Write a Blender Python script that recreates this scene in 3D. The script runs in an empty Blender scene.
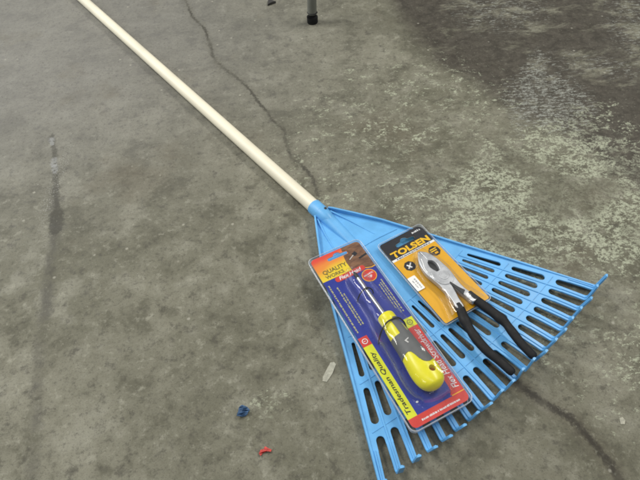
import bpy, bmesh, math, random
from mathutils import Vector, Matrix
random.seed(7)
C = bpy.context.scene.collection
R = math.radians
MM = 0.001

# ------------------------------------------------------------------ camera
F, TH, RO, CH = 520.0, R(51), R(-5), 0.68
def ground(px, py, z=0.0):
    """point of the plane at height z seen at that place of the 640 x 480 photograph"""
    x, y = (px-320)/F, -(py-240)/F
    c, s = math.cos(RO), math.sin(RO)
    x, y = c*x - s*y, s*x + c*y
    d = Vector((x, math.cos(TH)+y*math.sin(TH), -math.sin(TH)+y*math.cos(TH)))
    t = (CH-z)/-d.z
    return Vector((d.x*t, d.y*t, z))
cam = bpy.data.cameras.new('camera')
cam.sensor_width = 36; cam.lens = 36*F/640; cam.clip_start = .01; cam.clip_end = 100
camo = bpy.data.objects.new('camera', cam); C.objects.link(camo)
r0 = Vector((1, 0, 0)); u0 = Vector((0, math.sin(TH), math.cos(TH))); f0 = Vector((0, math.cos(TH), -math.sin(TH)))
cr, sr = math.cos(RO), math.sin(RO)
rt = cr*r0 + sr*u0; up = -sr*r0 + cr*u0
M = Matrix((rt, up, -f0)).transposed().to_4x4(); M.translation = (0, 0, CH)
camo.matrix_world = M
bpy.context.scene.camera = camo

# ------------------------------------------------------------------ node helpers
class NT:
    def __init__(s, mat): s.t = mat.node_tree; s.n = s.t.nodes; s.l = s.t.links
    def new(s, ty, **kw):
        n = s.n.new(ty)
        for k, v in kw.items(): setattr(n, k, v)
        return n
    def put(s, sock, v):
        if v is None: return
        if hasattr(v, 'is_linked') or hasattr(v, 'links'): s.l.new(v, sock)
        else: sock.default_value = v
    def m(s, op, a, b=None, c=None, clamp=False):
        n = s.new('ShaderNodeMath', operation=op, use_clamp=clamp)
        for i, v in enumerate((a, b, c)): s.put(n.inputs[i], v)
        return n.outputs[0]
    def v(s, op, a, b=None, scale=None):
        n = s.new('ShaderNodeVectorMath', operation=op)
        s.put(n.inputs[0], a); s.put(n.inputs[1], b)
        if scale is not None: s.put(n.inputs['Scale'], scale)
        return n.outputs['Value'] if op in ('DOT_PRODUCT', 'LENGTH', 'DISTANCE') else n.outputs[0]
    def ramp(s, x, a, b, lo=0., hi=1.):
        n = s.new('ShaderNodeMapRange', interpolation_type='SMOOTHSTEP')
        s.put(n.inputs[0], x)
        for i, q in enumerate((a, b, lo, hi)): n.inputs[i+1].default_value = q
        return n.outputs[0]
    def noise(s, vec, scale, detail=4., rough=.55, dist=0.):
        n = s.new('ShaderNodeTexNoise'); s.put(n.inputs['Vector'], vec)
        n.inputs['Scale'].default_value = scale; n.inputs['Detail'].default_value = detail
        n.inputs['Roughness'].default_value = rough; n.inputs['Distortion'].default_value = dist
        return n
    def mix(s, fac, a, b, mode='MIX'):
        n = s.new('ShaderNodeMix', data_type='RGBA', blend_type=mode)
        s.put(n.inputs[0], fac)
        for i, q in ((6, a), (7, b)):
            if isinstance(q, tuple): n.inputs[i].default_value = (*q, 1) if len(q) == 3 else q
            else: s.put(n.inputs[i], q)
        return n.outputs[2]
    def mapping(s, vec, rot=0., scale=(1, 1, 1), loc=(0, 0, 0)):
        n = s.new('ShaderNodeMapping'); s.put(n.inputs[0], vec)
        n.inputs['Rotation'].default_value = (0, 0, rot); n.inputs['Scale'].default_value = scale; n.inputs['Location'].default_value = loc
        return n.outputs[0]

def base_mat(name):
    m = bpy.data.materials.new(name); m.use_nodes = True
    return m, NT(m), m.node_tree.nodes['Principled BSDF']

def plastic(name, col, rough=.4, var=.08, scale=60., bump=0., metallic=0., spec=.5, coat=0.):
    m, t, p = base_mat(name)
    tc = t.new('ShaderNodeTexCoord').outputs['Object']
    n = t.noise(tc, scale, 5., .6).outputs[0]
    k = t.ramp(n, .3, .7, 1-var, 1+var)
    t.put(p.inputs['Base Color'], t.mix(1., tuple(col), k, 'MULTIPLY'))
    t.put(p.inputs['Roughness'], t.ramp(n, .3, .7, rough*.85, rough*1.15))
    p.inputs['Metallic'].default_value = metallic
    p.inputs['Specular IOR Level'].default_value = spec
    p.inputs['Coat Weight'].default_value = coat
    p.inputs['Coat Roughness'].default_value = .08
    if bump:
        b = t.new('ShaderNodeBump'); b.inputs['Strength'].default_value = bump; b.inputs['Distance'].default_value = .0006
        t.put(b.inputs['Height'], t.noise(tc, scale*5, 4., .6).outputs[0]); t.put(p.inputs['Normal'], b.outputs[0])
    return m

def clear_film(name, base=.03, edge=.55, haze=.03, rough=.05, tint=(.97, .98, 1.), bump=.28):
    m = bpy.data.materials.new(name); m.use_nodes = True
    t = NT(m); t.n.clear()
    out = t.new('ShaderNodeOutputMaterial')
    tr = t.new('ShaderNodeBsdfTransparent'); tr.inputs[0].default_value = (*tint, 1)
    gl = t.new('ShaderNodeBsdfGlossy'); gl.inputs['Roughness'].default_value = rough
    df = t.new('ShaderNodeBsdfDiffuse'); df.inputs[0].default_value = (.8, .82, .85, 1)
    tc = t.new('ShaderNodeTexCoord').outputs['Object']
    bp = t.new('ShaderNodeBump'); bp.inputs['Strength'].default_value = bump; bp.inputs['Distance'].default_value = .001
    t.put(bp.inputs['Height'], t.noise(tc, 55., 3., .5, .6).outputs[0]); t.put(gl.inputs['Normal'], bp.outputs[0])
    lw = t.new('ShaderNodeLayerWeight'); lw.inputs[0].default_value = .5
    f = t.m('POWER', lw.outputs['Facing'], 3.2)
    f = t.m('MULTIPLY_ADD', f, edge, base, clamp=True)
    a = t.new('ShaderNodeMixShader'); a.inputs[0].default_value = haze
    t.l.new(tr.outputs[0], a.inputs[1]); t.l.new(df.outputs[0], a.inputs[2])
    b = t.new('ShaderNodeMixShader'); t.put(b.inputs[0], f)
    t.l.new(a.outputs[0], b.inputs[1]); t.l.new(gl.outputs[0], b.inputs[2])
    t.l.new(b.outputs[0], out.inputs[0])
    return m

# ------------------------------------------------------------------ object helpers
def tag(o, label, cat, group=None):
    o['label'] = label; o['category'] = cat
    if group: o['group'] = group
    return o
def empty(name, loc, rz, label, cat):
    o = bpy.data.objects.new(name, None); C.objects.link(o); o.empty_display_size = .05
    o.location = loc; o.rotation_euler = (0, 0, rz)
    return tag(o, label, cat)
def link(name, me, mats, parent=None, smooth=False, label=None):
    if not isinstance(mats, (list, tuple)): mats = [mats]
    me.name = name
    for m in mats: me.materials.append(m)
    o = bpy.data.objects.new(name, me); C.objects.link(o)
    if parent: o.parent = parent
    if smooth:
        me.polygons.foreach_set('use_smooth', [True]*len(me.polygons))
    if label: o['label'] = label
    return o
def from_bm(bm):
    bmesh.ops.recalc_face_normals(bm, faces=bm.faces[:])
    me = bpy.data.meshes.new('mesh'); bm.to_mesh(me); bm.free(); return me
def eval_mesh(ob):
    bpy.context.view_layer.update()
    dg = bpy.context.evaluated_depsgraph_get()
    me = bpy.data.meshes.new_from_object(ob.evaluated_get(dg))
    d = ob.data; bpy.data.objects.remove(ob)
    return me
def poly2d(loops, thick=0., bevel=0., z=0., res=1):
    """flat plate with holes from outline loops given in mm (even-odd), centred on z (mm)"""
    cu = bpy.data.curves.new('c', 'CURVE'); cu.dimensions = '2D'; cu.fill_mode = 'BOTH' if thick else 'FRONT'
    cu.extrude = thick/2*MM; cu.bevel_depth = bevel*MM; cu.bevel_resolution = res
    for lp in loops:
        s = cu.splines.new('POLY'); s.points.add(len(lp)-1); s.use_cyclic_u = True
        for p, q in zip(s.points, lp): p.co = (q[0]*MM, q[1]*MM, 0, 1)
    o = bpy.data.objects.new('c', cu); C.objects.link(o)
    me = eval_mesh(o); bpy.data.curves.remove(cu)
    for v in me.vertices: v.co.z += z*MM
    return me
def text2d(body, box, z, rot=False, shear=0., bold=.02, font_space=1., tilt=0.):
    """lettering stretched into box (x0, y0, x1, y1) mm; rot reads upwards along +y"""
    cu = bpy.data.curves.new('t', 'FONT'); cu.body = body; cu.size = 1; cu.shear = shear; cu.offset = bold
    cu.space_character = font_space; cu.fill_mode = 'FRONT'; cu.resolution_u = 3
    o = bpy.data.objects.new('t', cu); C.objects.link(o)
    me = eval_mesh(o); bpy.data.curves.remove(cu)
    xs = [v.co.x for v in me.vertices]; ys = [v.co.y for v in me.vertices]
    ax, bx, ay, by = min(xs), max(xs), min(ys), max(ys)
    x0, y0, x1, y1 = box
    for v in me.vertices:
        a = (v.co.x-ax)/(bx-ax); b = (v.co.y-ay)/(by-ay)
        if rot: X, Y = x1-(x1-x0)*b, y0+(y1-y0)*a
        else: X, Y = x0+(x1-x0)*a, y0+(y1-y0)*b
        if tilt:
            cx, cy = (x0+x1)/2, (y0+y1)/2; c, s = math.cos(tilt), math.sin(tilt)
            X, Y = cx+c*(X-cx)-s*(Y-cy), cy+s*(X-cx)+c*(Y-cy)
        v.co = (X*MM, Y*MM, z*MM)
    return me
def join(meshes):
    bm = bmesh.new()
    for i, me in enumerate(meshes):
        k = len(bm.faces); bm.from_mesh(me); bm.faces.ensure_lookup_table()
        for f in bm.faces[k:]: f.material_index = i
    me = bpy.data.meshes.new('mesh'); bm.to_mesh(me); bm.free(); return me
def bm_box(bm, x0, x1, y0, y1, z0, z1):
    v = [bm.verts.new((x*MM, y*MM, z*MM)) for z in (z0, z1) for x, y in ((x0, y0), (x1, y0), (x1, y1), (x0, y1))]
    for q in ((3, 2, 1, 0), (4, 5, 6, 7), (0, 1, 5, 4), (1, 2, 6, 5), (2, 3, 7, 6), (3, 0, 4, 7)): bm.faces.new([v[i] for i in q])
def bm_loft(bm, rings, cap=True, closed=True):
    vs = [[bm.verts.new(p) for p in r] for r in rings]
    n = len(vs[0])
    for a, b in zip(vs, vs[1:]):
        for i in range(n if closed else n-1):
            j = (i+1) % n; bm.faces.new((a[i], a[j], b[j], b[i]))
    if cap and closed: bm.faces.new(vs[0][::-1]); bm.faces.new(vs[-1])
    return vs
def catmull(pts, n=6):
    out = []
    P = [pts[0]] + list(pts) + [pts[-1]]
    for i in range(1, len(P)-2):
        for k in range(n):
            t = k/n
            out.append(tuple(.5*((2*b)+(-a+c)*t+(2*a-5*b+4*c-d)*t*t+(-a+3*b-3*c+d)*t**3) for a, b, c, d in zip(P[i-1], P[i], P[i+1], P[i+2])))
    out.append(tuple(pts[-1])); return out
def tube(pts, rad, seg=12, flat=1.):
    """tube (mm) through points; rad number or list; flat squeezes its height"""
    bm = bmesh.new(); rings = []
    P = [Vector(p) for p in pts]
    for i, p in enumerate(P):
        d = (P[min(i+1, len(P)-1)] - P[max(i-1, 0)]).normalized()
        s = d.cross(Vector((0, 0, 1)))
        if s.length < .05: s = d.cross(Vector((0, 1, 0)))
        s.normalize(); w = s.cross(d).normalized()
        r = rad[i] if isinstance(rad, (list, tuple)) else rad
        rings.append([(p + s*math.cos(a)*r + w*math.sin(a)*r*flat)*MM for a in [2*math.pi*k/seg for k in range(seg)]])
    bm_loft(bm, rings); return from_bm(bm)
def round_rect(w, l, r, n=5, cx=0, cy=0, radii=None):
    out = []
    radii = radii or (r, r, r, r)
    for (sx, sy, a0), rr in zip(((1, 1, 0), (-1, 1, 90), (-1, -1, 180), (1, -1, 270)), radii):
        for k in range(n+1):
            a = R(a0+90*k/n); out.append((cx+sx*(w/2-rr)+rr*math.cos(a), cy+sy*(l/2-rr)+rr*math.sin(a)))
    return out
def ellipse(cx, cy, rx, ry, n=28, rot=0.):
    return [(cx+rx*math.cos(a)*math.cos(rot)-ry*math.sin(a)*math.sin(rot), cy+rx*math.cos(a)*math.sin(rot)+ry*math.sin(a)*math.cos(rot)) for a in [2*math.pi*k/n for k in range(n)]]
def clip_rect(x0, y0, x1, y1): return [(x0, y0), (x1, y0), (x1, y1), (x0, y1)]
def greek(x0, y0, x1, y1, z, along='x', rnd=None):
    """row of tiny illegible printed words"""
    rnd = rnd or random; ms = []; p = (x0 if along == 'x' else y0); e = (x1 if along == 'x' else y1)
    bm = bmesh.new()
    while p < e:
        L = rnd.uniform(1.2, 5.); q = min(p+L, e)
        k = p
        while k < q:
            w = rnd.uniform(.55, .95)
            h = rnd.uniform(.6, 1.)
            if along == 'x': a = (k, y0, k+w, y0+(y1-y0)*h)
            else: a = (x1-(x1-x0)*h, k, x1, k+w)
            vs = [bm.verts.new((c[0]*MM, c[1]*MM, z*MM)) for c in clip_rect(*a)]; bm.faces.new(vs)
            k += w+rnd.uniform(.18, .35)
        p = q+rnd.uniform(.9, 1.8)
    return from_bm(bm)

# ------------------------------------------------------------------ materials
m_blue = plastic('rake_blue_plastic', (.130, .41, .76), .42, .09, 30., .08)
m_wood = plastic('painted_pole', (.80, .745, .59), .45, .05, 8., .12)
m_steel = plastic('chromed_steel', (.72, .71, .69), .22, .08, 60., 0., 1.)
m_plier = plastic('satin_steel', (.50, .50, .50), .36, .10, 90., .1, .6)
m_dark = plastic('black_metal', (.012, .012, .012), .4)
m_rubber = plastic('black_rubber_grip', (.010, .010, .011), .66, .15, 120., .25, 0., .3)
m_tie = plastic('black_tie', (.01, .01, .012), .45)
m_grey = plastic('grey_rubber', (.115, .115, .11), .55, .08, 90., .15)
m_yel = plastic('yellow_plastic', (.80, .72, .008), .3, .04)
m_orange_hole = plastic('orange_plastic', (.45, .16, .005), .5)
m_tube = plastic('grey_painted_tube', (.15, .155, .135), .4, .08, 30., .1)
m_film = clear_film('clear_blister', .034, .6, .012, .10)
m_edge = clear_film('clear_blister_rim', .08, .5, .26, .22, bump=.03)
P_ = lambda n, c, r=.3, v=.03: plastic(n, c, r, v, 50., 0., 0., .45, .12)
p_blue = P_('print_blue', (.018, .032, .27)); p_red = P_('print_red', (.62, .045, .03)); p_yg = P_('print_lime', (.68, .70, .02))
p_yel = P_('print_yellow', (.85, .62, .03)); p_white = P_('print_white', (.82, .82, .80)); p_black = P_('print_black', (.014, .013, .016))
p_pale = P_('print_pale_yellow', (.55, .52, .24)); p_gold = P_('print_gold', (.86, .50, .01)); p_amber = P_('print_amber', (.76, .385, .004))
p_brd = P_('board_back', (.6, .58, .54)); p_ink = P_('print_olive', (.16, .13, .03)); p_oline = P_('print_orange_line', (.85, .45, .02))
def grad_print():
    m, t, p = base_mat('print_flame_gradient')
    tc = t.new('ShaderNodeTexCoord').outputs['Object']
    sp = t.new('ShaderNodeSeparateXYZ'); t.put(sp.inputs[0], tc)
    n = t.noise(tc, 25., 2., .5).outputs[0]
    y = t.m('ADD', sp.outputs[1], t.m('MULTIPLY_ADD', n, .02, -.01)); y = t.m('MULTIPLY_ADD', sp.outputs[0], -.12, y)
    c = t.mix(t.ramp(y, .112, .130), (.82, .60, .02), (.80, .26, .03))
    c = t.mix(t.ramp(y, .130, .147), c, (.72, .06, .03))
    t.put(p.inputs['Base Color'], c); p.inputs['Roughness'].default_value = .3; p.inputs['Coat Weight'].default_value = .35
    return m
p_grad = grad_print()
def photo_print():
    m, t, p = base_mat('print_brown_picture')
    tc = t.new('ShaderNodeTexCoord').outputs['Object']
    n = t.noise(t.mapping(tc, .5, (1, 2.5, 1)), 55., 4., .6, .4).outputs[0]
    c = t.mix(t.ramp(n, .3, .7), (.10, .04, .018), (.27, .13, .06))
    t.put(p.inputs['Base Color'], c); p.inputs['Roughness'].default_value = .3; p.inputs['Coat Weight'].default_value = .35
    return m
p_brown = photo_print()

# ------------------------------------------------------------------ concrete floor
def floor_material():
    m, t, p = base_mat('worn_concrete')
    P = t.new('ShaderNodeTexCoord').outputs['Object']
    # wobbly coordinates for ragged outlines
    w1 = t.v('SCALE', t.v('SUBTRACT', t.noise(P, 9., 5., .65).outputs['Color'], (.5, .5, .5)), scale=.09)
    w2 = t.v('SCALE', t.v('SUBTRACT', t.noise(P, 70., 3., .6).outputs['Color'], (.5, .5, .5)), scale=.014)
    flat = lambda v: t.v('MULTIPLY', v, (1, 1, 0))
    Pw = flat(t.v('ADD', P, t.v('ADD', w1, w2)))
    w3 = t.v('SCALE', t.v('SUBTRACT', t.noise(P, 170., 3., .75).outputs['Color'], (.5, .5, .5)), scale=.016)
    Pk = flat(t.v('ADD', P, t.v('ADD', t.v('SCALE', w1, scale=.12), t.v('ADD', w3, t.v('SCALE', w2, scale=.7)))))
    def seg(a, b, Q):
        a = Vector((a[0], a[1], 0)); b = Vector((b[0], b[1], 0)); ba = b-a
        pa = t.v('SUBTRACT', Q, tuple(a))
        h = t.m('MULTIPLY', t.v('DOT_PRODUCT', pa, tuple(ba)), 1/ba.length_squared, clamp=True)
        return t.v('LENGTH', t.v('SUBTRACT', pa, t.v('SCALE', tuple(ba), scale=h)))
    def poly(px, Q):
        g = [ground(*q) for q in px]; d = None
        for a, b in zip(g, g[1:]):
            e = seg(a, b, Q); d = e if d is None else t.m('MINIMUM', d, e)
        return d
    def blob(px, rx, ry, rot, Q, soft=.5):
        """1 inside an ellipse (metres) fading to 0 outside"""
        g = ground(*px)
        q = t.v('SUBTRACT', Q, (g.x, g.y, 0))
        q = t.v('MULTIPLY', t.mapping(q, rot), (1/rx, 1/ry, 0))
        return t.ramp(t.v('LENGTH', q), 1+soft, 1-soft)
    mul = lambda *a: a[0] if len(a) == 1 else t.m('MULTIPLY', a[0], mul(*a[1:]))
    nb = t.noise(P, 2.6, 4., .6, .3).outputs[0]
    nm = t.noise(P, 13., 5., .68, .2).outputs[0]
    ns = t.noise(P, 46., 5., .75).outputs[0]
    nf = t.noise(P, 150., 3., .8).outputs[0]
    ng = t.noise(P, 430., 2., .8).outputs[0]
    col = t.mix(t.ramp(nb, .35, .65), (.132, .127, .090), (.202, .194, .146))
    col = t.mix(t.ramp(nm, .50, .35, 0, .7), col, (.084, .080, .055))
    col = t.mix(t.ramp(nm, .51, .66, 0, .6), col, (.258, .250, .196))
    col = t.mix(t.ramp(ns, .48, .33, 0, .75), col, (.070, .065, .049))
    col = t.mix(t.ramp(ns, .54, .69, 0, .65), col, (.30, .292, .232))
    # sheen towards the far left, painted into the colour as a cooler, greyer patch
    col = t.mix(t.m('MULTIPLY', blob((40, 40), .62, .5, .3, Pw, .7), .6), col, (.200, .194, .186))
    # brownish old stains
    st = t.noise(t.v('ADD', P, (3.1, 1.7, 0)), 4.2, 6., .62).outputs[0]
    col = t.mix(t.ramp(st, .55, .72, 0, .45), col, (.13, .112, .078))
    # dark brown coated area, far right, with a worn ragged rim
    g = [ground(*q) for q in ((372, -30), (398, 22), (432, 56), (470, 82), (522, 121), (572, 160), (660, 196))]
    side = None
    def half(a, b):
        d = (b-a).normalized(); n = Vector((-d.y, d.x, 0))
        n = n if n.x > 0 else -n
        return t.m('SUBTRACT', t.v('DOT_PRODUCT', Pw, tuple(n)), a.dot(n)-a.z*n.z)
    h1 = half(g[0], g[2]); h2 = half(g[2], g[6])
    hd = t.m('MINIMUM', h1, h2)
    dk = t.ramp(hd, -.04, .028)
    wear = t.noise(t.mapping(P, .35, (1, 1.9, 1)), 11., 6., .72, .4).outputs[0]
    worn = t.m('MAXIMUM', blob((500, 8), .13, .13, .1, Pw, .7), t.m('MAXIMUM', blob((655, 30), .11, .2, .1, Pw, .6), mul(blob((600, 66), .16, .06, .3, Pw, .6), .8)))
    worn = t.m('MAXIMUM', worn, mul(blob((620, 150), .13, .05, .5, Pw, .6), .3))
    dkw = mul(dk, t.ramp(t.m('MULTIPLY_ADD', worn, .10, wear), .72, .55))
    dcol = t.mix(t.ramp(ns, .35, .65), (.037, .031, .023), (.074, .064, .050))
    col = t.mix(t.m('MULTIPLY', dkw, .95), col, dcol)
    # pale scuffs and flakes of old paint
    fl = t.noise(t.mapping(P, R(32), (1., 1.6, 1)), 36., 6., .80, .4).outputs[0]
    fl2 = t.noise(t.mapping(P, R(-38), (1., 1.5, 1)), 115., 3., .75, .4).outputs[0]
    area = t.m('MAXIMUM', t.m('MAXIMUM', blob((505, 205), .17, .21, .2, Pw, .65), mul(blob((605, 195), .20, .22, .2, Pw, .6), 1.)), mul(blob((430, 150), .3, .34, 0, Pw, .7), .62))
    area = t.m('MAXIMUM', area, mul(blob((600, 330), .12, .16, 0, Pw, .6), .62))
    area = t.m('MAXIMUM', area, mul(blob((273, 402), .03, .025, .3, Pw, .7), .62))
    area = t.m('MAXIMUM', area, mul(blob((560, 140), .16, .06, -.6, Pw, .6), .95))
    fm = t.m('ADD', fl, t.m('MULTIPLY', fl2, .55))
    fm = t.m('ADD', fm, t.m('MULTIPLY_ADD', area, .22, -.22))
    flake = mul(t.ramp(fm, .715, .80), t.ramp(area, .05, .4))
    flake = mul(flake, t.ramp(nf, .36, .56), t.ramp(t.noise(t.v('ADD', P, (5., 2., 0)), 9., 3., .6, .6).outputs[0], .38, .56, .15, 1.))
    col = t.mix(t.m('MULTIPLY', flake, .85), col, (.42, .445, .33))
    # whitish scratches inside the dark area
    sc = t.noise(t.mapping(P, R(10), (1., 3., 1)), 60., 4., .78, .3).outputs[0]
    tri = t.m('MAXIMUM', blob((548, 100), .085, .10, .15, Pk, .5), mul(blob((530, 88), .03, .15, .45, Pk, .5), 1.))
    tri = t.m('MAXIMUM', tri, mul(worn, .55))
    scm = mul(t.ramp(t.m('ADD', sc, t.m('MULTIPLY', tri, .12)), .58, .68), t.ramp(tri, .1, .5))
    scm = mul(scm, t.ramp(nf, .36, .56))
    col = t.mix(t.m('MULTIPLY', scm, .85), col, (.31, .32, .285))
    # long cracks
    ck = [(183, -4), (193, 18), (206, 30), (211, 48), (213, 57), (222, 67), (237, 78), (250, 90), (258, 102), (268, 112), (272, 120), (284, 130), (287, 145), (292, 157), (305, 168), (314, 180), (318, 196)]
    d1 = poly(ck, Pk)
    crk = mul(t.ramp(d1, .0058, .0008), t.ramp(nm, .36, .58, .3, 1.))
    halo = t.ramp(d1, .02, .002)
    d2 = poly([(430, 315), (500, 372), (530, 394), (548, 405), (572, 420), (590, 440), (603, 455), (622, 484), (640, 510)], Pk)
    cr2 = mul(t.ramp(d2, .0085, .0022), t.ramp(ns, .36, .54, .5, 1.))
    ha2 = t.ramp(d2, .022, .004)
    d3 = poly([(54, 190), (55, 235), (50, 270), (43, 330), (38, 380), (34, 440), (30, 500)], Pk)
    cr3 = mul(t.ramp(d3, .015, .002), t.ramp(nm, .35, .6))
    col = t.mix(mul(halo, t.ramp(ns, .3, .7, .05, .45)), col, (.105, .098, .075))
    col = t.mix(t.m('MULTIPLY', crk, .85), col, (.050, .046, .036))
    col = t.mix(t.m('MULTIPLY', ha2, .5), col, (.10, .088, .062))
    col = t.mix(t.m('MULTIPLY', cr2, .95), col, (.036, .031, .023))
    col = t.mix(t.m('MULTIPLY', cr3, .75), col, (.07, .065, .052))
    # trail of spilt drops, left
    d5 = poly([(52, 136), (54, 150), (55, 170), (56.5, 190), (57, 206), (57, 214)], Pk)
    d6 = poly([(56.5, 214), (56.5, 229)], Pk)
    drip = t.m('MAXIMUM', t.m('MULTIPLY', t.ramp(d5, .0085, .002), .62), t.m('MULTIPLY', t.ramp(d6, .0165, .009), .72))
    col = t.mix(mul(drip, t.ramp(ns, .3, .5, .6, 1.)), col, (.040, .037, .028))
    for (px, r_, k) in (((52, 139), .0065, .6), ((53.5, 160), .0095, .55), ((54.5, 166), .0075, .5)):
        col = t.mix(mul(t.ramp(seg(ground(*px), ground(px[0]+.3, px[1]+5), Pk), r_, r_*.5), k, t.ramp(nf, .36, .5)), col, (.32, .325, .32))
    sp0 = mul(blob((57, 180), .012, .11, 0., Pk, .5), t.ramp(ng, .58, .66))
    col = t.mix(t.m('MULTIPLY', sp0, .8), col, (.46, .46, .43))
    # fine aggregate: dark pits, pale grains
    col = t.mix(t.ramp(nf, .46, .32, 0, .5), col, (.055, .050, .038))
    col = t.mix(t.ramp(nf, .57, .72, 0, .4), col, (.29, .285, .225))
    vo = t.new('ShaderNodeTexVoronoi', feature='F1'); t.put(vo.inputs['Vector'], P); vo.inputs['Scale'].default_value = 34
    vs = t.new('ShaderNodeSeparateColor'); t.put(vs.inputs[0], vo.outputs['Color'])
    chips = mul(t.ramp(t.m('ADD', vo.outputs['Distance'], t.m('MULTIPLY', ns, .10)), .17, .10), t.m('GREATER_THAN', vs.outputs[0], .80))
    col = t.mix(t.m('MULTIPLY', chips, .6), col, (.40, .385, .32))
    col = t.mix(t.ramp(ng, .46, .34, 0, .40), col, (.06, .054, .042))
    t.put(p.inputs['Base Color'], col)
    ro = t.ramp(nm, .35, .65, .72, .6)
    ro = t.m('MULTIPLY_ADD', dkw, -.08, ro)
    t.put(p.inputs['Roughness'], ro); p.inputs['Specular IOR Level'].default_value = .3
    hgt = t.m('MULTIPLY_ADD', ns, .5, t.m('MULTIPLY', nf, .22))
    hgt = t.m('ADD', hgt, t.m('MULTIPLY', nm, .7))
    b = t.new('ShaderNodeBump'); b.inputs['Strength'].default_value = .55; b.inputs['Distance'].default_value = .0022
    t.put(b.inputs['Height'], hgt); t.put(p.inputs['Normal'], b.outputs[0])
    return m
bm = bmesh.new()
vs = [bm.verts.new(q) for q in ((-7, -6, 0), (7, -6, 0), (7, 9, 0), (-7, 9, 0))]; bm.faces.new(vs)
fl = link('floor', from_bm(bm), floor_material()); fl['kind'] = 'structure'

# ------------------------------------------------------------------ garden rake  (local mm: u along the pole towards the tines, v across)
RA = R(-55.25); RO_ = Vector((-.00445, .61418, 0))
rake = empty('garden_rake', RO_, RA, 'long garden rake with cream pole and light blue plastic fan head lying on the concrete', 'rake')
NTINE = 20; STEP = R(2.95)
ang = [(i-(NTINE-1)/2)*STEP for i in range(NTINE)]
tt = lambda a: (a/ang[-1])**2
u_tip = lambda a: 424-18*tt(a); u_os = lambda a: 374-16*tt(a); u_mo = lambda a: 357-12*tt(a)
u_mi = lambda a: 311-11*tt(a); u_io = lambda a: 297-11*tt(a); u_ii = lambda a: 250-12*tt(a)
ZP, TP = 11.0, 2.6                                                     # middle height and thickness of the plate
edge = lambda u: 13.5+.503*u if u > 100 else 15.5+(63.8-15.5)*(u-24)/76
def slot(a, ua, ub, hw):
    """rounded slot along the ray at angle a; hw(r) half width"""
    ra, rb = ua/math.cos(a), ub/math.cos(a); c, s = math.cos(a), math.sin(a); out = []
    h0, h1 = hw(ra), hw(rb)
    for k in range(7):
        q = R(-90-180*k/6); out.append((ra+h0+h0*math.cos(q), h0*math.sin(q)))
    for k in range(7):
        q = R(90-180*k/6); out.append((rb-h1+h1*math.cos(q), h1*math.sin(q)))
    return [(x*c-y*s, x*s+y*c) for x, y in out]
mid = [(a+b)/2 for a, b in zip(ang, ang[1:])]
hwid = lambda w: (lambda r: max(1.2, r*math.tan(STEP/2)-w))
loops = []
STUB = 13.
out = [(24, -edge(24)), (24, edge(24))]
out = []
# outline: lower side edge, tine stubs with rounded notches, upper side edge, socket end
WT = 4.6
for i, a in enumerate(ang):
    c, s = math.cos(a), math.sin(a)
    re = (u_os(a)+STUB)/c
    left = (re*c + WT*s, re*s - WT*c); right = (re*c - WT*s, re*s + WT*c)
    if i == 0: out += [(100.5, -edge(100.5)), (left[0]-1, -edge(left[0]-1))]
    out += [left, right]
    if i < NTINE-1:
        b = mid[i]; cb, sb = math.cos(b), math.sin(b); r_ = u_os(b)/cb; h = hwid(WT)(r_+5)
        for k in range(9):
            q = R(-90-180*k/8); x, y = r_+h+h*math.cos(q), h*math.sin(q)
            out.append((x*cb-y*sb, x*sb+y*cb))
out += [(right[0]-1, edge(right[0]-1)), (100.5, edge(100.5)), (24, edge(24)), (20, 12), (20, -12), (24, -edge(24))]
loops.append(out)
for b in mid:
    loops.append(slot(b, u_mi(b), u_mo(b), hwid(4.2)))
    loops.append(slot(b, u_ii(b), u_io(b), hwid(4.1)))
plate = poly2d(loops, TP-.6, .3, ZP)
bm = bmesh.new(); bm.from_mesh(plate)
ZT = ZP+TP/2
def rib(pts, w, z0, z1, top=.6):
    P2 = [Vector((p[0], p[1])) for p in pts]; rings = []
    for i, p in enumerate(P2):
        d = (P2[min(i+1, len(P2)-1)]-P2[max(i-1, 0)]).normalized(); n = Vector((-d.y, d.x))
        ww = w[i] if isinstance(w, list) else w; zz = z1[i] if isinstance(z1, list) else z1
        rings.append([Vector((*(p+n*k*ww/2), z))*MM for k, z in ((-1, z0), (1, z0), (1, zz-.4), (top, zz), (-top, zz), (-1, zz-.4))])
    bm_loft(bm, rings)
for a in ang[1:-1]:
    c, s = math.cos(a), math.sin(a)
    r1, r2 = (u_ii(a)-8)/c, (u_os(a)+STUB)/c
    rib([(r1*c, r1*s), (r2*c, r2*s)], 2.6, ZT-.2, ZT+1.3)
arc = lambda fn, n=24, k=.985: [(fn(a), fn(a)*math.tan(a)*k) for a in [ang[0]+(ang[-1]-ang[0])*i/n for i in range(n+1)]]
rib(arc(lambda a: (u_os(a)+u_mo(a))/2), 1.4, ZT-.2, ZT+.8)
rib(arc(lambda a: (u_mi(a)+u_io(a))/2), 1.4, ZT-.2, ZT+.8)
rib(arc(lambda a: u_ii(a)-9), 1.4, ZT-.2, ZT+.6)
rib(arc(lambda a: 120+9*tt(a), 24, 1.06), 1.8, ZT-.2, ZT+1.0)
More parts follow.
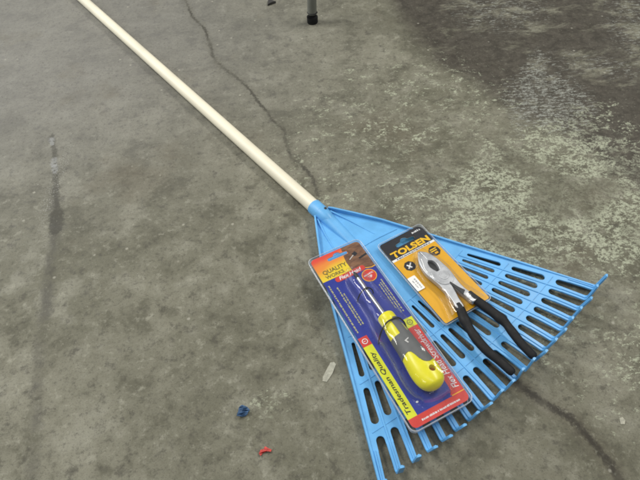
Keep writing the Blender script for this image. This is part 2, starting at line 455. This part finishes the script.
# raised boss running out of the socket into the plate
rings = []
for k in range(15):
    q = k/14; u = 18+q*104; hw = 13.4*(1-q)**.8+5*q; h = (27.0-ZT)*(1-q)**1.25 + .6
    rings.append([Vector((u, -hw*math.cos(x), ZT-.5+(h+.5)*math.sin(x)**.9))*MM for x in [math.pi*j/16 for j in range(17)]])
bm_loft(bm, rings)
for s in (-1, 1):                                                       # two folds fanning from the boss
    rib([(26, s*14), (60, s*25), (112, s*38)], [3., 2.4, 1.6], ZT-.2, [ZT+4., ZT+2., ZT+.6])
head = link('rake_head', from_bm(bm), m_blue, rake)
for s in (-1, 1):
    bm = bmesh.new()
    us = [20, 26, 60, 100, 200, 300, 403]
    pts = [(u, s*(edge(u)+1.6)) for u in us]
    rib(pts, [2.6, 3, 3, 3, 3, 3, 3], 3.0, [20, 21, 20.5, 18.5, 17, 15.5, 12.5])
    link('side_rim', from_bm(bm), m_blue, rake)
for a in ang:
    c, s = math.cos(a), math.sin(a); bm = bmesh.new()
    r0_, r1_ = (u_os(a)+STUB-1.5)/c, u_tip(a)/c
    path = [(r0_, ZP, 0.), (r0_+2, ZP, 0.), (r1_-18, ZP-1.2, 0.), (r1_-8, ZP-2.2, 0.)]
    rb = 5.5; lean = R(84+random.uniform(-5, 5))
    for k in range(1, 6):
        q = lean*k/5; path.append((r1_-8+rb*math.sin(q), ZP-2.2+rb*(1-math.cos(q)), q))
    x, z, q = path[-1]; HL = 32+random.uniform(-1.5, 1.5)
    for k in (.5, .92, 1.0): path.append((x+HL*k*math.cos(q), z+HL*k*math.sin(q), q))
    rings = []; n = len(path)
    for i, (x, z, q) in enumerate(path):
        hw = WT+.05 if i < 2 else WT-.1
        if i >= 4: hw = WT-.2-(i-4)*.16
        if i == n-1: hw *= .72
        th = (TP/2+.1) if i < 4 else TP/2-.1
        rh = 1.5 if i < 8 else .8
        sec = [(-hw, -th), (hw, -th), (hw, th-.3), (hw-.3, th), (1.4, th), (.8, th+rh), (-.8, th+rh), (-1.4, th), (-hw+.3, th), (-hw, th-.3)]
        ring = []
        for y, h in sec:
            X = x - h*math.sin(q); Z = z + h*math.cos(q)
            ring.append(Vector((X*c-y*s, X*s+y*c, Z))*MM)
        rings.append(ring)
    bm_loft(bm, rings)
    link('tine', from_bm(bm), m_blue, rake)
def lathe_x(prof, cz, seg=40):
    bm = bmesh.new()
    rings = [[Vector((u, r*math.cos(x), cz+r*math.sin(x)))*MM for x in [2*math.pi*k/seg for k in range(seg)]] for u, r in prof]
    bm_loft(bm, rings); return from_bm(bm)
HR, SR = 12.2, 13.7
def smooth_by_angle(o, deg=35):
    bm = bmesh.new(); bm.from_mesh(o.data)
    for f in bm.faces: f.smooth = True
    for e in bm.edges: e.smooth = e.is_manifold and e.calc_face_angle(0) < R(deg)
    bm.to_mesh(o.data); bm.free()
smooth_by_angle(link('pole', lathe_x([(-1500, 11.2), (-1499, 11.9), (-700, HR), (-1.5, HR)], SR), m_wood, rake, label='cream round pole'))
sk = link('socket', lathe_x([(-2, HR+.3), (-2, SR-.3), (-1.4, SR), (22, SR-.1), (34, SR-1.2), (46, 9), (50, 6)], SR), m_blue, rake); smooth_by_angle(sk)
smooth_by_angle(head, 30)
bm = bmesh.new()
bmesh.ops.create_uvsphere(bm, u_segments=14, v_segments=8, radius=2.6*MM)
for v in bm.verts: v.co = Vector((v.co.x, v.co.y, v.co.z*.55)) + Vector((24, 5.5, SR+12.6))*MM
sc_ = link('screw', from_bm(bm), m_dark, sk, True)

# ------------------------------------------------------------------ blister packs
def hang_hole(cy, w=34, h=9):
    """euro slot outline"""
    return [(x, cy+y) for x, y in ((-w/2, -h*.35), (-w/2+2, -h*.5), (w/2-2, -h*.5), (w/2, -h*.35), (w/2, 0), (w/2-2, h*.12), (w*.2, h*.18), (w*.13, h*.5), (w*.05, h*.62), (-w*.05, h*.62), (-w*.13, h*.5), (-w*.2, h*.18), (-w/2+2, h*.12), (-w/2, 0))]
def seg_dist(p, a, b):
    ax, ay = a[:2]; bx, by = b[:2]; dx, dy = bx-ax, by-ay
    h = max(0, min(1, ((p[0]-ax)*dx+(p[1]-ay)*dy)/(dx*dx+dy*dy))); return math.hypot(p[0]-ax-dx*h, p[1]-ay-dy*h), h
def rim_tube(outline, z, r):
    bm = bmesh.new(); n = len(outline); rings = []
    for i in range(n):
        p = Vector((*outline[i], z)); d = (Vector((*outline[(i+1) % n], z))-Vector((*outline[i-1], z))).normalized(); s = Vector((d.y, -d.x, 0))
        rings.append([(p+s*r*math.cos(a)+Vector((0, 0, 1))*r*math.sin(a))*MM for a in [math.pi*2*k/6 for k in range(6)]])
    rings.append(rings[0]); bm_loft(bm, rings, cap=False)
    bmesh.ops.remove_doubles(bm, verts=bm.verts[:], dist=1e-6); return from_bm(bm)
def tray(out_top, out_bot, z1, z0, floor_face=False):
    bm = bmesh.new()
    a = [bm.verts.new((x*MM, y*MM, z1*MM)) for x, y in out_top]; b = [bm.verts.new((x*MM, y*MM, z0*MM)) for x, y in out_bot]
    n = len(a)
    for i in range(n): bm.faces.new((a[i], a[(i+1) % n], b[(i+1) % n], b[i]))
    if floor_face: bm.faces.new(b)
    return from_bm(bm)

# ---- screwdriver pack
SC = Vector((.07695, .36486, 0)); SA = R(22.72); SZ = 32.0
sp = empty('screwdriver_package', SC, SA, 'long blue and red blister package with a yellow screwdriver, lying on the rake head', 'package')
W, L = 85.0, 293.0
hh = hang_hole(136.5)
sil = round_rect(W, L, 7)
card = link('card', poly2d([sil, hh], .5, 0., SZ-.3), [p_blue], sp)
Z1 = SZ+.12
def panel(*loops, z=None): return poly2d(list(loops), 0., 0., Z1 if z is None else z)
X0, X1 = -W/2, W/2
top_r = [(35.5, 146.5)] + [(X1-7+7*math.cos(R(90-15*k)), 139.5+7*math.sin(R(90-15*k))) for k in range(1, 7)]
flame = [(X0, 100.5), (8.5, 100.5), (20, 120), (20, 146.5), (-35.5, 146.5)] + [(X0+7+7*math.cos(R(90+15*k)), 139.5+7*math.sin(R(90+15*k))) for k in range(1, 7)]
brown = [(11.6, 146.5)] + top_r + [(X1, 92), (36, 91), (28, 93.5), (18, 98), (7.2, 100.3), (6.2, 118), (8.6, 131.6), (17.3, 131.6), (17.3, 137.8), (10.4, 138.6)]
link('flame_print', panel(flame, hh), [p_grad], card)
bp = link('picture_print', panel(brown, z=Z1+.1), [p_brown], card)
for nm_, pts_, mt_ in (('chuck_picture', [(21, 128), (28, 130.5), (30, 124.5), (24, 121.5)], p_black), ('blade_picture', [(13, 120), (22.6, 125.6), (23.2, 124.4), (13.6, 119)], p_brd), ('bar_picture', [(27, 116.4), (42.3, 119.6), (42.3, 116), (28, 113.4)], p_black)):
    link(nm_, panel(pts_, z=Z1+.25), [mt_], bp)
link('curved_line', poly2d([[(43, 91.2), (42.4, 92.6), (36, 92.0), (28, 94.6), (20, 98.8), (19.6, 97.6), (28, 93.2), (36, 90.6)]], 0, 0, Z1+.2), [p_oline], card)
pill = [(x*math.cos(.035)-y*math.sin(.035)+1.5, x*math.sin(.035)+y*math.cos(.035)+96.0) for x, y in round_rect(51, 9.5, 4.2)]
lb = link('red_label', panel(pill, z=Z1+.3), [p_red], card)
link('lettering', text2d('Flex Head', (-17.5, 92.9, 20.5, 99.4), Z1+.45, shear=.25, tilt=.035), [p_white], lb)
bd = link('round_badge', join([panel(ellipse(25.3, 79.6, 11.6, 11.6), z=Z1+.3), panel(ellipse(25.3, 79.6, 10.4, 10.4), z=Z1+.42)]), [p_oline, p_red], card)
link('lettering', join([text2d('MAGNETIC', (17.2, 80.4, 33.4, 83.2), Z1+.55, tilt=.12), text2d('TIP', (21.5, 74.5, 29.2, 78.8), Z1+.55, tilt=.12)]), [p_white, p_white], bd)
link('lettering', join([text2d('QUALITY', (-35, 110.6, 5.4, 119.6), Z1+.3), text2d('WORKS', (-34.6, 103., -4, 109.4), Z1+.3)]), [p_ink, p_ink], card)
link('left_strip', join([panel(clip_rect(-42.5, -21.3, -28.6, -6)), panel(clip_rect(-42.5, -133.2, -28.6, -21.3))]), [p_red, p_yg], card)
link('right_strip', join([panel(clip_rect(27.2, -24.8, 42.5, -9.8)), panel([(27.2, -24.8), (27.2, -118), (26.4, -126), (22, -132), (42.5, -132), (42.5, -24.8)])]), [p_yg, p_red], card)
botp = [(X0, -133.2), (X1, -133.2)] + [(X1-7+7*math.cos(R(-15*k)), -139.5+7*math.sin(R(-15*k))) for k in range(0, 7)] + [(X0+7+7*math.cos(R(-90-15*k)), -139.5+7*math.sin(R(-90-15*k))) for k in range(0, 7)]
link('bottom_band', join([panel(botp), panel(clip_rect(24, -133.2, 42.5, -132.0), z=Z1+.05)]), [p_red, p_oline], card)
link('lettering', text2d('Tradesman Quality', (-39.6, -127.5, -31.6, -31.5), Z1+.3, rot=True, shear=.2, bold=.012), [p_black], card)
link('lettering', text2d('Flex Head Screwdriver', (31.0, -126, 39.6, -30), Z1+.3, rot=True, shear=.22, bold=.005), [p_white], card)
def ring_icon(cx, cy, r, z):
    return join([panel(ellipse(cx, cy, r, r), ellipse(cx, cy, r*.76, r*.76), z=z), panel(clip_rect(cx-r*.5, cy-.4, cx+r*.3, cy+.4), z=z)])
link('icon', ring_icon(-35.5, -13.6, 4.2, Z1+.3), [p_white, p_white], card)
link('icon', ring_icon(34.9, -17.3, 4.4, Z1+.3), [p_ink, p_ink], card)
rr = random.Random(3)
for q in ((-39.2, 2, -36.6, 92), (-29.2, 11, -26.8, 83), (-25.4, 11, -23.0, 69), (35.6, 2, 37.8, 65), (32.2, 2, 34.2, 60), (28.6, 12, 30.6, 58)):
    link('small_print', greek(*q, Z1+.3, 'y', rr), [p_pale], card)
link('small_print', greek(-27, -142.2, 30, -139.4, Z1+.3, 'x', rr), [p_white], card)
link('white_dot', panel(ellipse(-19.5, -118.8, 1.8, 1.3), z=Z1+.3), [p_white], card)

# screwdriver: axis runs from the tip (top) to the bulb, slightly oblique in the pack
AZ = SZ+15.8
axx = lambda y: 2.2+(85-y)*.026
prof = [(2.2, 7.0), (1.2, 10.2), (-.5, 11.8), (-3, 12.3), (-9, 12.4), (-14, 12.4), (-17, 12.0), (-22, 13.2), (-32, 14.2), (-44, 14.8), (-56, 15.4), (-68, 16.8), (-80, 18.6), (-92, 19.8), (-101, 19.6), (-108, 18.2), (-113.5, 15.4), (-117.5, 11.2), (-120, 6.), (-120.8, 1.2)]
def prof_r(y):
    for (a, ra), (b, rb) in zip(prof, prof[1:]):
        if a >= y >= b: return ra+(rb-ra)*(a-y)/(a-b)
    return 0
def rz_of(r): return min(r*.93, 12.4+(r-12.4)*.32) if r > 12.4 else r*.95
fine = catmull([(y, r) for y, r in prof], 5)
def handle_point(y, r, q, infl=0.):
    r_ = r+infl; rz = rz_of(r)+infl
    return Vector((axx(y)+r_*math.cos(q), y, AZ+rz*math.sin(q)))*MM
SEG = 72
bm = bmesh.new()
bm_loft(bm, [[handle_point(y, r, 2*math.pi*k/SEG) for k in range(SEG)] for y, r in fine])
hm = from_bm(bm)
sd = empty('screwdriver', SC, SA, 'yellow and grey handled screwdriver with a chrome shaft, sealed in the blue blister package', 'screwdriver')
ho = bpy.data.objects.new('h', hm); C.objects.link(ho)
bm = bmesh.new(); bmesh.ops.create_cone(bm, cap_ends=True, segments=20, radius1=4.2*MM, radius2=4.8*MM, depth=24*MM)
for v in bm.verts: v.co += Vector((13.0, -99, AZ+15.5))*MM
cut = bpy.data.objects.new('k', from_bm(bm)); C.objects.link(cut)
md = ho.modifiers.new('b', 'BOOLEAN'); md.object = cut; md.operation = 'DIFFERENCE'; md.solver = 'EXACT'
hm2 = eval_mesh(ho); bpy.data.objects.remove(cut)
hd = link('handle', hm2, m_yel, sd, label='yellow plastic handle with a rounded end'); smooth_by_angle(hd, 40)
bm = bmesh.new(); bmesh.ops.create_cone(bm, cap_ends=True, segments=16, radius1=4.0*MM, radius2=4.1*MM, depth=1*MM)
for v in bm.verts: v.co += Vector((13.0, -99, AZ+4.2))*MM
link('hanging_hole', from_bm(bm), m_orange_hole, hd)
# grey grip: the part of the handle's skin covered by rubber
def grey(x, y, q):
    """x measured from the axis"""
    if y > -11 or y < -101: return False
    if math.sin(q) < -.5: return y < -20 and y > -90
    if y > -38 and x < (-1.5 if y < -15 else 3): return False
    if 9.5 < x < 12.0 and -37 < y < -22: return False
    lim = -57.5 if x < -8 else None
    cv = [(-22, -71), (-11.5, -66), (-8, -65), (-4.5, -67), (-2.6, -73), (-1.0, -80), (1.4, -85.5), (5, -88.5), (10, -89.5), (16.2, -87)]
    yl = None
    for a, b in zip(cv, cv[1:]):
        if a[0] <= x < b[0]: yl = a[1]+(b[1]-a[1])*(x-a[0])/(b[0]-a[0])
    if yl is None: return y > (-70 if x < 0 else -52) and x < 17.0
    return y > yl
bm = bmesh.new(); NY, NS = 190, 150
ys = [-10.5-92.*j/NY for j in range(NY+1)]
grid = {}
def gv(j, k):
    k %= NS
    if (j, k) not in grid: grid[(j, k)] = bm.verts.new(handle_point(ys[j], prof_r(ys[j]), 2*math.pi*k/NS, .7))
    return grid[(j, k)]
for j in range(NY):
    for k in range(NS):
        q = 2*math.pi*(k+.5)/NS; y = (ys[j]+ys[j+1])/2; r = prof_r(y)
        if grey(r*math.cos(q), y, q): bm.faces.new((gv(j, k), gv(j, k+1), gv(j+1, k+1), gv(j+1, k)))
for _ in range(5):
    bv = [v for v in bm.verts if v.is_boundary]
    new = {}
    for v in bv:
        nb_ = [e.other_vert(v) for e in v.link_edges if e.is_boundary]
        if len(nb_) == 2: new[v] = v.co*.4+(nb_[0].co+nb_[1].co)*.3
    for v, c_ in new.items(): v.co = c_
# turn the open border down to the handle
be = [e for e in bm.edges if e.is_boundary]
ex = bmesh.ops.extrude_edge_only(bm, edges=be)
for v in [g_ for g_ in ex['geom'] if isinstance(g_, bmesh.types.BMVert)]:
    c_ = Vector((axx(v.co.y/MM)*MM, v.co.y, AZ*MM)); v.co = c_+(v.co-c_)*.93
gp = link('grip', from_bm(bm), m_grey, sd, label='grey rubber grip'); smooth_by_angle(gp, 45)
# pale printed arrow on the grip
zt = lambda y, infl=1.0: AZ+rz_of(prof_r(y))+infl
link('mark', poly2d([[(2.5, -50.5), (9.5, -48.5), (9, -50.2), (5, -51.2), (6.5, -55), (4.8, -55.4)]], .2, 0, zt(-52)+.05), p_brd, gp)
sh = tube([(axx(74), 74, AZ), (axx(73.9), 73.9, AZ), (axx(20), 20, AZ), (axx(0), 0, AZ)], [2.9, 3.0, 3.0, 3.0], 20)
so = link('shaft', sh, m_steel, sd); smooth_by_angle(so, 40)
link('tip', tube([(axx(86), 86, AZ), (axx(84), 84, AZ), (axx(82), 82, AZ), (axx(73.5), 73.5, AZ)], [1.2, 2.1, 2.9, 3.2], 16), m_dark, sd, label='black tip')

# ties, bubble, clear tray belong to the pack
def tie(pts, r=1.0): return tube(catmull(pts, 7), r, 8)
link('tie', tie([(-13.5, 46.5, SZ+1), (-12, 47.8, SZ+6), (-8, 49, SZ+14), (-2, 50, SZ+19.2), (3, 50.5, AZ+4.6), (9, 50, SZ+16), (13, 49.5, SZ+8), (14.5, 49, SZ+1)]), m_tie, sp)
link('tie', tie([(-21, -26, SZ+1), (-18.5, -23, SZ+9), (-12, -18.5, SZ+20), (-4, -15.8, AZ+12.2), (5, -15, AZ+13.3), (14, -16, AZ+12), (21.5, -19, SZ+17), (24.5, -22, SZ+6), (25, -23, SZ+1)], 1.15), m_tie, sp)
bub = catmull([(94, 10, 18), (80, 17, 23), (50, 18.5, 26), (20, 20, 28), (-4, 24, 33), (-30, 26.5, 35), (-60, 28, 36), (-92, 31, 36), (-114, 29, 35), (-127, 22, 24)], 5)
def bubble_mesh(rows, z, ax_, n=56, sq=3.4):
    """smooth vacuum-formed dome lofted over rows (y, half width, height)"""
    bm = bmesh.new(); rings = []
    for i, (y, w, h) in enumerate(rows):
        ring = []
        for k in range(n+1):
            a = math.pi*k/n; c, q = math.cos(a), math.sin(a)
            wob = 1+.012*math.sin(y*.21+k*.35)+.010*math.sin(y*.47-k*.2)
            ring.append(Vector((ax_(y)+w*math.copysign(abs(c)**(2/sq), c)*(1+.03*(1-q)), y, z+h*wob*q**(2/2.4)))*MM)
        rings.append(ring)
    bm_loft(bm, rings, cap=False, closed=False); return from_bm(bm)
def ends(rows, a, b, lead, tail):
    out = []
    for k in range(7):
        q = math.sin(math.pi/2*k/7); out.append((a+lead*(1-q), rows[0][1]*max(.12, (1-(1-q)**2)**.5), rows[0][2]*max(.02, (1-(1-q)**2)**.5)))
    out += rows
    for k in range(6, -1, -1):
        q = math.sin(math.pi/2*k/7)
        if tail: out.append((b-tail*(1-q), rows[-1][1]*max(.12, (1-(1-q)**2)**.5), rows[-1][2]*max(.02, (1-(1-q)**2)**.5)))
    return out
bm = bmesh.new()
for me in (bubble_mesh(ends([(y, w, h-3) for y, w, h in bub if y > -124], 94, -124, 8, 7), SZ+1, axx), poly2d([round_rect(W+7, L+7, 9), hh], 0, 0, SZ+.9)):
    bm.from_mesh(me)
link('blister_floor', poly2d([round_rect(W+1.5, L+1.5, 7)], 0, 0, SZ-14.2), [m_film], sp)
sh_ = from_bm(bm)
bl = link('blister', sh_, m_film, sp, True, label='clear plastic bubble')
o1 = round_rect(W+7, L+7, 9); o2 = round_rect(W+2, L+2, 7)
link('blister_rim', join([rim_tube(o1, SZ+.6, .75), tray(o1, o2, SZ+.2, SZ-14.5), rim_tube(o2, SZ-14.2, .7), rim_tube(round_rect(W+5.5, L+5.5, 8), SZ-4.5, .5)]), [m_edge]*4, bl, True)

# ---- pliers pack
PC = Vector((.16638, .45322, 0)); PA = R(26.58); PZ = 22.0
pp = empty('pliers_package', PC, PA, 'short black and orange blister package holding pliers, lying on the blue rake head', 'package')
W, L = 81.0, 167.0
hh = hang_hole(70.0, 36, 11)
pc = link('card', poly2d([round_rect(W, L, 4, radii=(9, 5, 3, 3)), hh], .5, 0., PZ-.3), [p_amber], pp)
Z1 = PZ+.12
hdr = [(-40.5, 47.5), (40.5, 47.5)] + [(40.5-9+9*math.cos(R(15*k)), 83.5-9+9*math.sin(R(15*k))) for k in range(7)] + [(-40.5+5+5*math.cos(R(90+15*k)), 83.5-5+5*math.sin(R(90+15*k))) for k in range(7)]
link('header_band', panel(hdr, hh), [p_black], pc)
sb = link('white_band', panel(clip_rect(-40.5, 43.4, 40.5, 47.5)), [p_white], pc)
link('lettering', text2d('TOLSEN', (-35.5, 48.8, 36.5, 61.0), Z1+.3, bold=.045, font_space=1.03), [p_gold], pc, label='gold capital letters')
link('small_print', greek(-32, 44.2, 33, 46.6, Z1+.3, 'x', rr), [p_black], pc)
link('small_print', greek(19, 74.6, 34.5, 78.2, Z1+.3, 'x', rr), [p_white], pc)
octa = lambda cx, cy, r: ellipse(cx, cy, r, r, 8, R(22.5))
b1 = link('octagon_badge', join([panel(octa(-22.5, 25.2, 9.4), z=Z1+.2), panel([(-28, 22), (-26, 20.5), (-17, 29), (-18.4, 30.6)], z=Z1+.35), panel([(-27, 28), (-25, 29.6), (-20, 21.4), (-22, 20.6)], z=Z1+.38)]), [p_black, p_brd, p_white], pc)
b2 = link('octagon_badge', join([panel(octa(27.2, 28.0, 9.8), z=Z1+.2), panel(clip_rect(21.5, 31.2, 33, 33.2), z=Z1+.35), panel(clip_rect(20.5, 27.4, 32, 29.6), z=Z1+.35), panel(clip_rect(25, 21.8, 31, 25.4), z=Z1+.35)]), [p_black, p_gold, p_gold, p_amber], pc)
st = link('price_sticker', poly2d([round_rect(13.5, 27, 1.5, 3, -34.6, -6.5)], .2, 0., PZ+1.6), [p_white], pp, label='small white price sticker')
m_ink = plastic('faded_ink', (.3, .3, .32), .5)
for q in ((-38, -15, -36, -1), (-34, -17, -31, 2)): link('small_print', greek(*q, PZ+1.85, 'y', rr), [m_ink], st)

# pliers
pl = empty('pliers', PC, PA, 'steel combination pliers with black grips sticking out of the orange package', 'pliers')
QZ = PZ+9.0
jawL = [(-2.6, 31), (-4.6, 28), (-7.4, 24), (-11, 18), (-14.2, 9), (-16, -2), (-15.6, -12), (-14.2, -20), (-12.6, -31), (-12.2, -42), (-12.6, -54), (-14, -66), (-16, -76), (-8, -79), (-5.4, -66), (-1.5, -52), (1.2, -40), (1.8, -36), (-.8, -20), (-2, -12), (-4.4, -6), (-5.6, 1), (-3.6, 9), (.2, 13), (-.4, 18)]
jawR = [(.6, 31), (4.2, 28), (7.8, 24), (11.6, 15), (13.8, 5), (15, -6), (15.8, -16), (15.2, -26), (13.8, -36), (12.8, -46), (13.4, -56), (15.4, -66), (18.5, -77), (9.5, -80), (7.4, -68), (5.2, -56), (3.6, -42), (3.2, -36), (3.6, -20), (5.2, -12), (7.6, -6), (8.6, 1), (6.6, 9), (1.2, 13), (.9, 18)]
def half(name, pts, z, th):
    sm = catmull(pts+[pts[0]], 3)[:-1]
    o = link(name, poly2d([sm], th-2.2, 1.1, z, 2), m_plier, pl); return o
jl = half('jaw', jawL, QZ, 8.6); jr = half('jaw', jawR, QZ, 9.0)
link('joint_plate', poly2d([catmull([(-10.5, -8), (0, -13), (11.5, -10), (14, -22), (11, -35), (2.5, -39), (-8, -35), (-12.6, -24), (-10.5, -8)], 4)[:-1]], 5., .5, QZ+2.3, 2), m_plier, pl)
link('rivet', join([poly2d([ellipse(2.6, -23.4, 7.2, 7.2, 40)], .6, .3, QZ+5.3), poly2d([ellipse(2.6, -23.4, 4.4, 4.4, 32)], .4, .2, QZ+5.8)]), [m_plier, m_plier], pl, True)
link('pipe_grip', poly2d([ellipse(1.6, .2, 7.4, 12, 36)], 3, .4, QZ-3.2), m_dark, pl, label='dark toothed oval opening')
link('gap', poly2d([[(1.0, -38), (3.0, -37), (7.0, -50), (11.5, -60), (4.5, -64), (3.4, -52)]], 1, .2, QZ+4.7), m_dark, pl)
gz = QZ-.5
gl = catmull([(-10.8, -70, gz), (-12.5, -80, gz), (-18.2, -95, gz), (-22.2, -112, gz), (-24.6, -130, gz), (-24.2, -150, gz), (-20.6, -168, gz), (-17.6, -191, gz)], 6)
gr = catmull([(14.2, -64, gz), (15.6, -74, gz), (19.6, -93, gz), (23.6, -112, gz), (25.6, -128, gz), (23.6, -146, gz), (21.4, -166, gz), (21.8, -189, gz)], 6)
def grip_r(n, bump_at):
    out = []
    for i in range(n):
        q = i/(n-1); r = 6.2+1.0*math.sin(math.pi*min(1, q*1.15))
        r += .9*math.exp(-((q-bump_at)/.05)**2) - .9*math.exp(-((q-bump_at-.12)/.06)**2)
        if i == 0: r *= .8
        if q > .96: r *= 1-.4*((q-.96)/.04)**2
        out.append(r)
    return out
for g_, ba in ((gl, .3), (gr, .5)):
    go = link('handle_grip', tube(g_, grip_r(len(g_), ba), 20, .86), m_rubber, pl, label='black dipped handle grip'); smooth_by_angle(go, 50)
# blister bubble over the head of the pliers
core = catmull([(36, 9, 15), (22, 16, 17), (6, 21, 17.5), (-12, 23, 17.5), (-30, 22.5, 17.5), (-48, 22.5, 17.5), (-64, 27, 17.5), (-82, 33, 17.)], 5)
bm = bmesh.new()
for me in (bubble_mesh(ends(core, 36, -82, 8, 0), PZ+1, lambda y: .8), poly2d([round_rect(W+5, L+5, 6), hh], 0, 0, PZ+.9)):
    bm.from_mesh(me)
bl = link('blister', from_bm(bm), m_film, pp, True, label='clear plastic bubble')
o1 = round_rect(W+5, L+5, 6); o2 = round_rect(W+2, L+2, 5)
link('blister_rim', join([rim_tube(o1, PZ+.6, .6), tray(o1, o2, PZ+.2, PZ-5.6), rim_tube(o2, PZ-5.2, .6)]), [m_edge]*3, bl, True)

# ------------------------------------------------------------------ leg at the far edge, small litter
g = ground(312.6, 22.5)
lg = empty('table_leg', g, 0, 'grey metal tube leg with a black rubber foot standing at the far edge', 'table leg')
lt = link('tube', tube([(0, 0, 24), (.5, 0, 30), (8, 2, 180), (36, 8, 700)], 11.6, 24), m_tube, lg); smooth_by_angle(lt, 40)
ft = link('rubber_foot', tube([(0, 0, 0), (0, 0, 1.5), (.2, 0, 16), (1.0, 0, 27), (1.1, 0, 28.5)], [12.6, 13.6, 14.0, 13.4, 11.8], 24), m_rubber, lg); smooth_by_angle(ft, 40)
def scrap(name, px, pts, mat, h, label, cat, curl=0., rz=0.):
    me = poly2d([pts], max(.2, h-.2), .1, h/2+.2)
    bm = bmesh.new(); bm.from_mesh(me)
    bmesh.ops.subdivide_edges(bm, edges=bm.edges[:], cuts=2)
    rg = random.Random(len(label))
    for v in bm.verts: v.co.z += curl*MM*(.5+.5*math.sin(v.co.x*420+v.co.y*300))
    me = from_bm(bm)
    o = link(name, me, mat); o.location = ground(*px); o.rotation_euler = (0, 0, rz)
    return tag(o, label, cat)
m_bs = plastic('blue_litter', (.045, .10, .20), .6, .25, 150.); m_rs = plastic('red_litter', (.55, .06, .05), .6, .25, 150.)
m_ws = plastic('pale_litter', (.37, .36, .29), .7, .2, 200., .3); m_ks = plastic('dark_litter', (.035, .033, .03), .7, .2)
scrap('blue_scrap', (243.5, 412), [(-9, -5), (-3, -7), (5, -6), (9, -1), (6, 5), (1, 8), (-5, 6), (-7, 1)], m_bs, 1.2, 'small crumpled dark blue scrap on the concrete near the bottom edge', 'scrap', 5., .2)
scrap('red_scrap', (265.5, 452), [(-8, -2), (-6, -5), (-3, -1), (2, 0), (7, -1), (8, 2), (3, 4), (0, 6), (-2, 3), (-6, 3)], m_rs, .8, 'tiny torn red scrap on the concrete below the blue one', 'scrap', 2.5)
scrap('pale_scrap', (329, 372), [(-8, -14), (-2, -15), (5, -2), (9, 12), (6, 15), (1, 14), (-4, 2), (-8, -8)], m_ws, .4, 'flat pale torn scrap on the concrete left of the rake head', 'scrap', .4, -.15)
scrap('pale_chip', (622, 421), [(-3.6, -4), (1.4, -4.4), (3.8, 0), (2.4, 4.4), (-2, 3.6)], m_ws, .5, 'tiny pale chip on the concrete at lower right', 'chip', .5)
scrap('dark_wedge', (271.5, 3.5), [(-10, -12), (12, 0), (-8, 14)], m_ks, 5, 'small dark wedge shaped scrap on the floor left of the table leg', 'scrap', 2.)

# ------------------------------------------------------------------ light
sc = bpy.context.scene
w = bpy.data.worlds.new('World'); sc.world = w; w.use_nodes = True
bg = w.node_tree.nodes['Background']; bg.inputs[0].default_value = (.93, .97, 1.0, 1); bg.inputs[1].default_value = .37
def area(name, loc, target, sx, sy, power, col):
    l = bpy.data.lights.new(name, 'AREA'); l.shape = 'RECTANGLE'; l.size = sx; l.size_y = sy; l.energy = power; l.color = col
    o = bpy.data.objects.new(name, l); C.objects.link(o); o.location = loc
    o.rotation_euler = (Vector(target)-Vector(loc)).to_track_quat('-Z', 'Y').to_euler(); return o
area('ceiling_strip_light', (-1.7, 1.5, 2.5), (0, .6, 0), 1.3, .4, 58, (1, .97, .90))
area('daylit_doorway', (-2.6, 2.0, 1.35), (.2, .5, 0), 1.9, 1.5, 34, (.90, .96, 1))
area('ceiling_strip_light', (1.7, 1.3, 2.6), (0.1, .6, 0), 1.3, .4, 50, (1, .97, .90))
area('ceiling_strip_light', (-.3, -.2, 2.8), (0, .6, 0), 1.5, .35, 14, (1, .97, .90))
sc.view_settings.view_transform = 'Standard'; sc.view_settings.look = 'None'; sc.view_settings.gamma = 1; sc.view_settings.exposure = -.17
sc.render.engine = 'CYCLES'; sc.cycles.filter_width = 1.9; sc.cycles.transparent_max_bounces = 24; sc.cycles.max_bounces = 8
